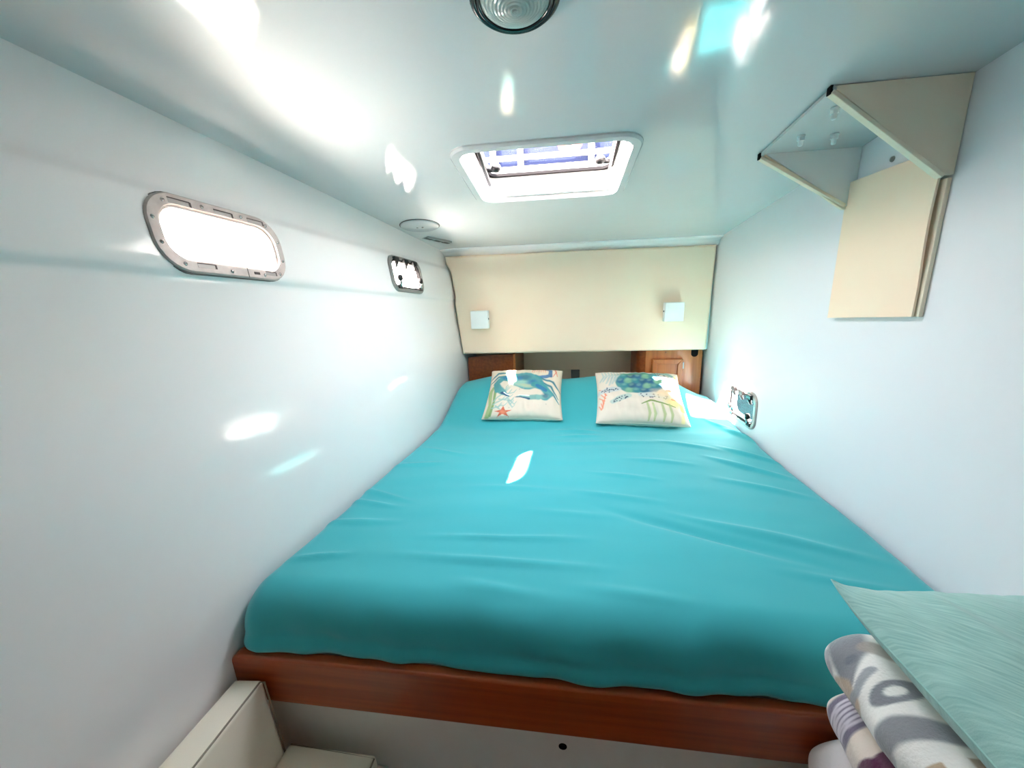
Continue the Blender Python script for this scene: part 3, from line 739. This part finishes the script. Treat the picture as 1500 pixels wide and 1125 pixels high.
def paint_crab(U, V):
    P = Paint(U, V, L3(222, 206, 184))
    P.ell(.55, .25, .5, .3, 0, L3(226, 212, 194), soft=.8, op=.6)
    sea, seag, teal, navy, blue, green = L3(150, 185, 175), L3(130, 160, 90), L3(66, 148, 150), L3(30, 70, 110), L3(40, 110, 160), L3(110, 170, 130)
    # coral and weed on the hull side
    P.line([(.06, .02), (.08, .30), (.05, .55), (.08, .62)], [.03, .022, .03, .02], L3(140, 170, 100), .8)
    P.line([(.10, .05), (.13, .35), (.12, .60), (.10, .66)], [.015, .018, .022, .01], L3(100, 150, 70), .8)
    for (a, b) in (((.13, .30), (.34, .42)), ((.13, .36), (.30, .56)), ((.20, .38), (.36, .34)), ((.12, .22), (.28, .26)), ((.24, .46), (.38, .50)), ((.26, .48), (.27, .60)), ((.30, .40), (.40, .28)), ((.32, .34), (.38, .22)), ((.16, .26), (.24, .16))):
        P.line([a, b], [.014, .007], sea, .8)
        mxp = ((a[0] + b[0]) / 2, (a[1] + b[1]) / 2); P.line([mxp, (mxp[0] + .04, mxp[1] + .07)], [.009, .005], sea, .8)
        P.line([b, (b[0] + .03, b[1] + .045)], [.007, .004], sea, .8)
    # coral top right
    for dx in np.linspace(0, .16, 7): P.line([(.60 + dx, .98), (.59 + dx * 1.15, .88)], [.008, .004], L3(238, 150, 120), .8)
    P.line([(.90, .98), (.94, .84)], [.012, .005], L3(226, 110, 90), .8); P.line([(.92, .92), (.88, .82)], [.010, .004], L3(226, 110, 90), .8)
    # walking legs
    for pts in ([(.30, .86), (.12, .88), (.02, .78)], [(.30, .80), (.14, .80), (.02, .70)], [(.72, .70), (.86, .62), (.96, .42)], [(.74, .66), (.88, .50), (.97, .34), (.93, .28)], [(.70, .76), (.88, .72), (.99, .56)]):
        P.line(pts, [.016, .020, .006], teal, .85); P.line(pts, [.006, .008, .003], navy, .7)
    # rear paddle
    P.line([(.64, .80), (.72, .78), (.84, .82), (.84, .95), (.76, .97)], [.012, .022, .030, .024, .010], blue, .9)
    # body
    P.ell(.53, .71, .23, .155, -.30, teal, .10, .95, .05)
    P.ell(.48, .66, .15, .07, -.25, L3(160, 200, 180), .6, .8)
    P.ell(.50, .78, .08, .05, 0, navy, .9, .5); P.ell(.60, .68, .07, .05, 0, blue, .9, .7); P.ell(.42, .76, .05, .04, 0, blue, .9, .6); P.ell(.55, .62, .12, .03, -.2, L3(200, 190, 140), .9, .5)
    # right claw arm
    P.line([(.64, .64), (.76, .60), (.84, .48), (.78, .40)], [.05, .06, .055, .05], teal, .95)
    P.line([(.68, .62), (.78, .56)], [.03, .03], blue, .8); P.line([(.80, .44), (.70, .41), (.58, .40), (.42, .42)], [.035, .045, .04, .008], L3(120, 170, 160), .95)
    P.line([(.58, .38), (.40, .415)], [.016, .004], navy, .9); P.line([(.58, .43), (.44, .44)], [.008, .004], L3(250, 250, 250), .9)
    P.ell(.79, .45, .04, .05, .3, navy, .9, .6)
    # left claw arm
    P.line([(.36, .74), (.20, .76), (.12, .68), (.16, .56)], [.035, .045, .045, .05], teal, .95)
    P.line([(.14, .62), (.22, .52), (.32, .43)], [.05, .05, .010], L3(80, 150, 150), .95); P.line([(.22, .50), (.33, .42)], [.022, .004], navy, .9); P.line([(.25, .505), (.32, .45)], [.008, .004], L3(250, 250, 250), 1)
    P.ell(.24, .77, .05, .03, 0, blue, .9, .7)
    # starfish
    cx, cy_ = .265, .125
    star = []
    for k in range(10):
        a = math.pi / 2 + k * math.pi / 5; r = .125 if k % 2 == 0 else .045
        star.append((cx + r * math.cos(a), cy_ + r * math.sin(a) * 1.05))
    P.poly(star, L3(224, 108, 78)); P.ell(cx, cy_, .04, .04, 0, L3(240, 150, 110), .8, .7)
    for q in ((.45, .55), (.50, .57), (.80, .28), (.34, .22)): P.ell(q[0], q[1], .007, .007, 0, L3(170, 160, 150), .5)
    return P.C

def paint_turtle(U, V):
    P = Paint(U, V, L3(224, 210, 192))
    sea, teal, navy, blue, green = L3(180, 195, 190), L3(80, 150, 150), L3(28, 50, 80), L3(46, 110, 160), L3(110, 160, 120)
    for x in np.linspace(.04, .30, 8):
        P.line([(x, .74 + .05 * math.sin(x * 30)), (x + .05, .86), (x + .03, .97)], [.012, .012, .006], sea, .8); P.line([(x + .03, .82), (x + .09, .90)], [.008, .004], sea, .8)
    P.line([(.40, .975), (.60, .96)], [.012, .008], L3(236, 160, 120), .7)
    for k in range(7): P.line([(.05 + .012 * k, .28 + .05 * k), (.02 + .02 * (k % 3), .36 + .05 * k)], [.010, .005], L3(232, 130, 95), .8)
    P.line([(.06, .30), (.10, .56)], [.010, .006], L3(232, 130, 95), .8)
    # shell
    P.ell(.50, .74, .27, .20, .05, L3(70, 140, 140), .06, .95, .02)
    P.poly([(.62, .92), (.80, .86), (.78, .66), (.60, .56)], L3(60, 120, 150), .75)
    rngs = np.random.RandomState(2)
    for i in range(6):
        for j in range(4):
            cx, cy_ = .30 + i * .085 + (j % 2) * .04, .60 + j * .085
            if ((cx - .51) / .25) ** 2 + ((cy_ - .74) / .18) ** 2 > 1: continue
            cA = [L3(40, 96, 140), L3(130, 180, 140), L3(50, 130, 140), L3(34, 84, 120)][(i + 2 * j) % 4]
            P.ell(cx, cy_, .056, .046, .5, cA, .6, .85); P.ell(cx - .014, cy_ + .014, .028, .02, .5, L3(150, 190, 165), .95, .35)
    P.ell(.46, .90, .22, .02, 0.05, L3(90, 140, 80), .9, .5)
    # fins with dark speckles
    P.line([(.26, .62), (.14, .61), (.01, .60)], [.03, .04, .035], L3(190, 200, 200), .8)
    P.line([(.36, .50), (.26, .46), (.18, .40)], [.04, .045, .03], L3(170, 195, 185), .8)
    P.line([(.50, .52), (.66, .53), (.82, .50)], [.03, .045, .02], L3(200, 205, 200), .8)
    P.line([(.70, .92), (.84, .95), (.96, .86)], [.03, .035, .02], L3(120, 165, 150), .8)
    for k in range(70):
        t = rngs.rand(); w = (rngs.rand() - .5) * .07
        pth_ = [((.26, .62), (.0, .60)), ((.36, .50), (.18, .40)), ((.50, .52), (.82, .50)), ((.70, .92), (.96, .87))][k % 4]
        P.ell(pth_[0][0] + (pth_[1][0] - pth_[0][0]) * t, pth_[0][1] + (pth_[1][1] - pth_[0][1]) * t + w, .011, .007, rngs.rand() * 3, navy, .4, .9)
    # yellow and green weed
    P.line([(.95, .30), (.93, .60), (.95, .90)], [.03, .02, .01], L3(226, 210, 90), .8); P.ell(.86, .42, .10, .08, 0, L3(240, 215, 110), .9, .6); P.ell(.76, .56, .12, .08, 0, L3(245, 210, 160), .9, .6)
    P.line([(.50, .36), (.60, .43), (.72, .40), (.86, .34)], [.006, .014, .012, .008], L3(110, 140, 60), .9)
    for x in (.56, .62, .72, .80): P.line([(x, .38), (x + .02, .20), (x, .04)], [.012, .016, .008], L3(170, 185, 120), .75)
    P.line([(.80, .62), (.88, .62)], [.010, .006], L3(236, 130, 90), .9); P.line([(.84, .47), (.90, .47)], [.010, .006], L3(236, 130, 90), .9)
    P.line([(.92, .05), (.94, .26)], [.02, .015], L3(240, 225, 150), .7)
    return P.C

def pillow(name, c, e1, e2, nrm, W, Hh, T, label, painter, material, seed, N_=120, pinch=0.05, cat='pillow', seam='seam_dark', ears=0.0, ex=0.42):
    c, e1, e2, nrm = Vector(c), Vector(e1).normalized(), Vector(e2).normalized(), Vector(nrm).normalized()
    t = thing(name, c - e2 * Hh / 2, label, cat)
    us = np.linspace(0, 1, N_ + 1); U, V = np.meshgrid(us, us, indexing='ij')
    a, b = 2 * U - 1, 2 * V - 1
    px = a * W / 2 * (1 - pinch * (1 - b ** 2) * np.abs(a) ** 3); py = b * Hh / 2 * (1 - pinch * (1 - a ** 2) * np.abs(b) ** 3)
    th = T / 2 * (np.clip(1 - np.abs(a) ** 2.6, 0, 1) * np.clip(1 - np.abs(b) ** 2.6, 0, 1)) ** ex
    wr = np.zeros_like(th)
    for i in range(N_ + 1):
        for j in range(N_ + 1):
            q = Vector((a[i, j] * 3.2, b[i, j] * 3.2, seed))
            edge = (1 - (1 - abs(a[i, j])) * (1 - abs(b[i, j])))
            wr[i, j] = mnoise.noise(q) * 0.07 + mnoise.noise(Vector((a[i, j] * 9, b[i, j] * 3, seed + 5))) * 0.09 * edge
    th = th * (1 + wr * 1.6)
    ear = ears * (np.abs(a) ** 6) * (np.abs(b) ** 6)
    cols = painter(U, V ** 0.72) if painter else None
    Vv, Ff = [], []
    for sgn in (1, -1):
        for i in range(N_ + 1):
            for j in range(N_ + 1):
                Vv.append(c + e1 * px[i, j] + e2 * py[i, j] + nrm * (sgn * (th[i, j] + 0.001) + ear[i, j]))
    M_ = (N_ + 1) ** 2
    for i in range(N_):
        for j in range(N_):
            q = i * (N_ + 1) + j
            Ff.append((q, q + N_ + 1, q + N_ + 2, q + 1)); Ff.append((M_ + q, M_ + q + 1, M_ + q + N_ + 2, M_ + q + N_ + 1))
    cc = None
    if cols is not None: cc = np.concatenate([cols.reshape(-1, 3), np.ones((M_, 3)) * L3(232, 222, 205)])
    mk('cushion_cover', Vv, Ff, material, t, colors=cc)
    bd = [(i, 0) for i in range(N_)] + [(N_, j) for j in range(N_)] + [(i, N_) for i in range(N_, 0, -1)] + [(0, j) for j in range(N_, 0, -1)]
    pth_ = [c + e1 * px[i, j] + e2 * py[i, j] + nrm * ear[i, j] for i, j in bd[::3]]; pth_.append(pth_[0])
    tube('piping', pth_, 0.0016, seam, t, seg=6)
    return t

mat('piping_cream', srgb(224, 212, 192), 0.8)
mat('piping_aqua', srgb(150, 192, 184), 0.85)
pe2 = Vector((0, 0.335, 0.170)).normalized()
pillow('throw_pillow', (-0.205, 1.935, -0.522), (1, 0.0, 0.0), pe2, Vector((1, 0, 0)).cross(pe2), 0.395, 0.375, 0.105, 'cream throw pillow printed with blue crab and orange starfish', paint_crab, 'print_fabric', 1.3, 170, seam='piping_cream')
t1 = Vector((1, -0.05, -0.015)).normalized(); pe2b = Vector((0.02, 0.335, 0.165)).normalized()
pillow('throw_pillow', (0.365, 1.895, -0.530), t1, pe2b, t1.cross(pe2b), 0.415, 0.375, 0.105, 'cream throw pillow printed with green blue sea turtle', paint_turtle, 'print_fabric', 6.1, 170, seam='piping_cream')

# ------------------------------------------------------------------ blankets stacked at the right, aqua cushion on top
def paint_letters(U, V):          # U along the depth (0 = bed end), V around the fold (0 underside .. 1 far top)
    P = Paint(U, V, L3(240, 236, 230))
    g, g2, tn = L3(118, 120, 128), L3(150, 152, 158), L3(188, 160, 130)
    P.line([(.05, .54), (.14, .52), (.24, .47)], [.05, .055, .03], g, .9); P.line([(.17, .42), (.24, .45), (.31, .44)], .032, tn, .85); P.line([(.06, .46), (.12, .40)], .030, g2, .8); P.line([(.10, .34), (.10, .44)], .03, g2, .8)
    P.line([(.04, .62), (.10, .66)], .022, g, .8); P.line([(.16, .28), (.26, .34)], .035, tn, .85); P.line([(.08, .28), (.14, .27)], .022, tn, .8)
    P.line([(.14, .58), (.22, .64)], .03, L3(176, 160, 150), .8); P.ell(.17, .52, .02, .02, 0, g, .4, .8)
    P.line([(.27, .40), (.30, .48), (.26, .54)], .018, g2, .9)
    for (cx, cy_, a, b) in ((.40, .36, .055, .06), (.37, .56, .05, .07)):
        P.ell(cx, cy_, a, b, .3, g, .12, .9); P.ell(cx, cy_, a * .45, b * .4, .3, L3(240, 236, 230), .2)
    P.line([(.40, .66), (.46, .72)], .03, g, .8); P.line([(.30, .27), (.33, .31)], .02, g2, .8)
    P.line([(.53, .24), (.50, .36), (.51, .50), (.56, .62)], [.035, .05, .05, .04], g, .85); P.line([(.56, .30), (.56, .44)], .016, L3(170, 170, 174), .7)
    # tan capital letters
    P.poly([(.66, .34), (.70, .34), (.70, .47), (.86, .47), (.86, .41), (.90, .41), (.90, .54), (.66, .54)], tn, .95)
    P.poly([(.64, .60), (.92, .60), (.92, .66), (.80, .66), (.80, .74), (.76, .74), (.76, .66), (.64, .66)], L3(176, 152, 128), .9)
    P.line([(.66, .22), (.72, .26), (.78, .22)], .022, g, .85); P.line([(.93, .26), (.93, .40)], .02, g2, .9)
    return P.C
def paint_floral(U, V):
    V = V + 0.12
    P = Paint(U, V, L3(236, 222, 208))
    pl, pk, nv, og = L3(84, 22, 66), L3(190, 140, 160), L3(50, 44, 70), L3(206, 120, 96)
    P.ell(.15, .62, .10, .13, .2, L3(90, 80, 110), .12, .9, .05)
    for k in range(6): P.line([(.11 + .018 * k, .53), (.09 + .025 * k, .72)], .008, L3(214, 206, 214), .9)
    P.line([(.20, .54), (.19, .48)], .02, pl, .8)
    for q in ((.42, .66), (.46, .58), (.40, .58), (.50, .66), (.52, .56)): P.ell(q[0], q[1], .055, .06, 0, pl, .15, .95)
    cx, cy_ = .50, .40
    for k in range(5):
        a = k * 2 * math.pi / 5 + .3
        P.ell(cx + .05 * math.cos(a), cy_ + .06 * math.sin(a), .038, .045, a, pl, .2, .95); P.ell(cx + .05 * math.cos(a), cy_ + .06 * math.sin(a), .022, .028, a, pk, .3, .9)
    P.ell(cx, cy_, .015, .018, 0, L3(250, 230, 210), .3)
    P.line([(.24, .46), (.34, .32), (.48, .18)], [.008, .03, .015], og, .85); P.line([(.23, .46), (.36, .26), (.50, .14)], .007, L3(110, 96, 80), .9)
    P.poly([(.62, .50), (.74, .56), (.70, .34), (.60, .40)], pl, .95); P.ell(.75, .25, .07, .09, 0, pl, .2, .9); P.ell(.88, .5, .07, .09, 0, L3(70, 60, 90), .2, .9)
    P.line([(.6, .2), (.9, .3)], .01, L3(110, 120, 80), .8)
    return P.C

def folded(name, x0, x1, y0, y1, z0, z1, label, painter, material, seed, folds=2, fold_names='fold_edge', amp=0.006, lean=0.0, ridge=None):
    """soft folded textile; rounded fold towards -x; cross-section swept along y (y1 = far end)"""
    t = thing(name, ((x0 + x1) / 2, (y0 + y1) / 2, z0), label, 'blanket')
    NC, NL = 210, 240
    hgt = z1 - z0; r = hgt / 2
    sec = []
    L = (x1 - x0 - r); tot_ = 2 * L + math.pi * r
    for i in range(NC + 1):
        s_ = tot_ * i / NC
        if s_ < L: sec.append((x1 - s_, z0, 0, -1))
        elif s_ < L + math.pi * r:
            a = (s_ - L) / r; sec.append((x0 + r - r * 1.0 * math.sin(a), z0 + r - r * math.cos(a), -math.sin(a), -math.cos(a)))
        else: sec.append((x0 + r + (s_ - L - math.pi * r), z1, 0, 1))
    Vv, Ff = [], []
    for k in range(NL + 1):
        q = k / NL; y = y1 + (y0 - y1) * q
        endr = 0.035; dy = min(abs(y1 - y), abs(y - y0))
        sh = 1 - (1 - math.sqrt(max(0, 1 - ((endr - dy) / endr) ** 2))) * 0.75 if dy < endr else 1.0
        for i, (x, z, nx, nz) in enumerate(sec):
            zc = z0 + r
            d = amp * (mnoise.noise(Vector((y * 9, i / NC * 5, seed))) * 1.4 + 0.6 * mnoise.noise(Vector((y * 22, i / NC * 12, seed + 3))))
            if ridge: d += ridge * max(0, math.sin(y * 62 + seed)) * (0.5 + 0.5 * math.sin(i / NC * 7 + y * 8)) * 0.5
            xx = x + nx * d + lean * (y1 - y) + (1 - sh) * 0.03; zz_ = zc + (z - zc) * sh + nz * d
            Vv.append((min(xx, 0.797), y, zz_))
    for k in range(NL):
        for i in range(NC):
            a = k * (NC + 1) + i
            Ff.append((a, a + 1, a + NC + 2, a + NC + 1))
    for k, flip in ((0, False), (NL, True)):
        ringi = [k * (NC + 1) + i for i in range(NC + 1)]
        Ff.append(ringi if flip else ringi[::-1])
    cc = None
    if painter:
        U, V = np.meshgrid(np.linspace(0, 1, NL + 1), np.linspace(0, 1, NC + 1), indexing='ij')
        cc = painter(U * 1.85, (V - 0.5) * 1.25 + 0.46).reshape(-1, 3)
    mk('fabric', Vv, Ff, material, t, colors=cc)
    return t
SY0, SY1 = 0.08, 0.592
folded('folded_sheet', 0.432, 0.79, SY0, SY1, -0.905, -0.772, 'plain off white folded blanket at the bottom of the stack', None, 'fleece_white', 2.2, amp=0.008)
folded('folded_blanket', 0.440, 0.79, SY0, SY1 - 0.004, -0.770, -0.660, 'cream fleece blanket with purple flower print in the middle of stack', paint_floral, 'fleece', 7.7, amp=0.006)
folded('folded_blanket', 0.425, 0.79, SY0, SY1, -0.658, -0.555, 'white fleece blanket with grey and tan letters under the aqua pillow', paint_letters, 'fleece', 4.4, amp=0.010)
pillow('square_pillow', (0.640, 0.385, -0.500), (1, 0.0, 0.04), (0.02, 1, 0.0), (0, 0, 1), 0.40, 0.46, 0.130, 'plain aqua woven pillow lying on top of the folded blankets', None, 'cushion_aqua', 3.1, 90, pinch=0.07, seam='piping_aqua', ears=0.02, ex=0.56)
box('side_locker', (0.40, 0.795, -0.30, 0.595, FLOOR, -0.920), 'locker_white', None, bev=(0.004, 2), label='plain white locker box carrying the folded blankets', cat='locker')

# ------------------------------------------------------------------ vinyl covered corner bracket on the right wall
bxo = thing('corner_housing', (0.79, 1.135, -0.10), 'beige vinyl covered open triangular housing under ceiling with hanging back board', 'bracket')
YN, YFr = 0.985, 1.285
zn, zf = ceil_z(0.7, YN), ceil_z(0.7, YFr)
ZBt = 0.205
prism('side_panel', [(0.543, YN, zn - .001), (0.798, YN, zn - .001), (0.798, YN, ZBt), (0.776, YN, ZBt)], (0, 0.010, 0), 'vinyl_box', bxo, bev=(0.0015, 2))
prism('side_panel', [(0.553, YFr - .012, zf - .001), (0.798, YFr - .012, zf - .001), (0.798, YFr - .012, ZBt - .004), (0.782, YFr - .012, ZBt - .004)], (0, 0.004, 0), 'satin_white', bxo)
prism('side_cover', [(0.545, YFr - .008, zf - .001), (0.798, YFr - .008, zf - .001), (0.798, YFr - .008, ZBt - .012), (0.776, YFr - .008, ZBt - .012)], (0, 0.010, 0), 'vinyl_box', bxo, bev=(0.0015, 2))
for (yy, zc, xb) in ((YFr - .006, zf, 0.545), (YN + .006, zn, 0.545)):
    a, b = Vector((xb, yy, zc - .012)), Vector((0.778, yy, ZBt - .002))
    dd = (b - a).normalized(); nn = Vector((-dd.z, 0, dd.x)) * -1
    V, F = obox_vf((a + b) / 2, dd, Vector((0, 1, 0)), nn, (b - a).length, 0.018, -0.004, 0.004)
    mk('edge_strip', V, F, 'vinyl_box', bxo, smooth=False, bevel=(0.0015, 2))
    obox('open_end', a + Vector((0.004, 0, 0.004)), Vector((0, 1, 0)), Vector((0, 0, 1)), Vector((-1, 0, 0)), 0.012, 0.016, 0.003, 0.008, 'gasket', bxo)
# top plate with four studs
V_ = [(0.553, YN + .010, ceil_z(.55, YN) - .004), (0.798, YN + .010, zn - .004), (0.798, YFr - .012, zf - .004), (0.553, YFr - .012, zf - .004)]
mk('top_plate', V_, [(0, 1, 2, 3)], 'ceiling_paint', bxo, smooth=False)
for (x, y) in ((0.600, 1.065), (0.680, 1.062), (0.598, 1.185), (0.678, 1.190)):
    z = ceil_z(x, y) - .004
    st = lathe('stud', (x, y, z), (0, 0, -1), [(0.009, 0), (0.009, 0.004), (0.006, 0.006), (0.0055, 0.022), (0.004, 0.024)], 'satin_white', bxo, seg=14)
    lathe('nut', (x, y, z - .006), (0, 0, -1), [(0.0085, 0), (0.0085, 0.006), (0.006, 0.007)], 'satin_white', st, seg=6, smooth=False)
prism('top_lip', [(0.545, YN, zn - .001), (0.553, YN, zn - .001), (0.553, YFr, zf - .001), (0.545, YFr, zf - .001)], (0, 0, -0.008), 'ceiling_paint', bxo)
# back boards hanging down the wall
box('backing_board', (0.790, 0.799, YN + .003, YFr - .006, -0.086, 0.20), 'vinyl_box', bxo, bev=(0.0015, 2))
V_, F_ = [], []
NS = 24
for i in range(NS + 1):
    q = i / NS
    for y in np.linspace(YN + 0.012, YFr - 0.004, 9):
        z = 0.262 - (0.262 + 0.085 + 0.077 * (y - YN)) * q
        gap = 0.006 * math.sin(math.pi * min(1, q * 1.25)) * (1 - (y - YN) / 0.3)
        V_.append((0.7865 - 0.004 - gap, y, z))
nv = len(V_)
V_ += [(x + 0.005, y, z) for x, y, z in V_]
for i in range(NS):
    for j in range(8):
        a = i * 9 + j
        F_.append((a, a + 1, a + 10, a + 9)); F_.append((nv + a, nv + a + 9, nv + a + 10, nv + a + 1))
for i in range(NS):
    for j in (0, 8):
        a = i * 9 + j; F_.append((a, a + 9, nv + a + 9, nv + a))
for j in range(8):
    for i in (0, NS):
        a = i * 9 + j; F_.append((a, a + 1, nv + a + 1, nv + a))
V_, F_ = fix_normals(V_, F_)
mk('hanging_board', V_, F_, 'vinyl_beige', bxo, smooth=False)
lathe('wall_screw', (0.7995, 1.16, 0.285), (-1, 0, 0), [(0.007, 0), (0.006, 0.003), (0.001, 0.004)], 'frame_dull', bxo, seg=12)

# ------------------------------------------------------------------ outside: sea, neighbouring hull, foredeck rail with life ring
V_ = [(-150, -150, -1.75), (150, -150, -1.75), (150, 150, -1.75), (-150, 150, -1.75)]
mk('sea', V_, [(0, 1, 2, 3)], 'sea_water', smooth=False, kind='structure', label='blue green sea surface outside the portlights', cat='sea')
box('foredeck', (-1.8, 1.8, 2.75, 6.0, 0.26, 0.34), 'deck_white', kind='structure', label='white foredeck ahead of the cabin', cat='deck')
box('bounce_slab', (-5.0, -1.5, -6, 8, -1.6, -1.0), 'deck_white', None, bev=(0.03, 2), label='unseen pale slab added to bounce sunlight up through the portlights', cat='bounce_slab')  # added out of view beside the hull to throw sunlight up onto the ceiling
V_, F_ = box_vf(3.1, 4.6, -6, 8, -1.9, 0.1)
V_[0] = (3.5, -6, -1.9); V_[2] = (3.5, 8, -1.9)
mk('neighbour_hull', V_, F_, 'deck_white', smooth=False, bevel=(0.12, 4), label='white hull across the water seen through the low portlight', cat='hull')
awn = thing('deck_awning', (-0.1, 4.3, 0.34), 'navy canvas deck screen laced to white poles beyond the hatch', 'awning')
for x0, x1 in ((-1.6, -0.72), (-0.70, -0.44), (-0.42, 0.26), (0.28, 1.3)):
    box('canvas_panel', (x0, x1, 4.30, 4.31, 0.9, 1.9), 'canvas_navy', awn)
for x in (-1.62, -0.71, -0.43, 0.27, 1.32):
    tube('pole', [(x, 4.27, 0.34), (x, 4.27, 1.95)], 0.030, 'rail_white', awn, seg=10)
for z, r in ((0.88, 0.03), (1.30, 0.024), (1.92, 0.03)):
    tube('cross_bar', [(-1.65, 4.25, z), (1.35, 4.25, z)], r, 'rail_white', awn, seg=10)
rp_ = [(0.06 + 0.085 * math.cos(a), 4.16, 1.385 + 0.085 * math.sin(a)) for a in np.linspace(0, 2 * math.pi, 25)]
tube('life_ring', rp_, 0.04, 'ring_orange', None, seg=10, label='orange life ring hung on the deck screen beyond the hatch', cat='life ring')
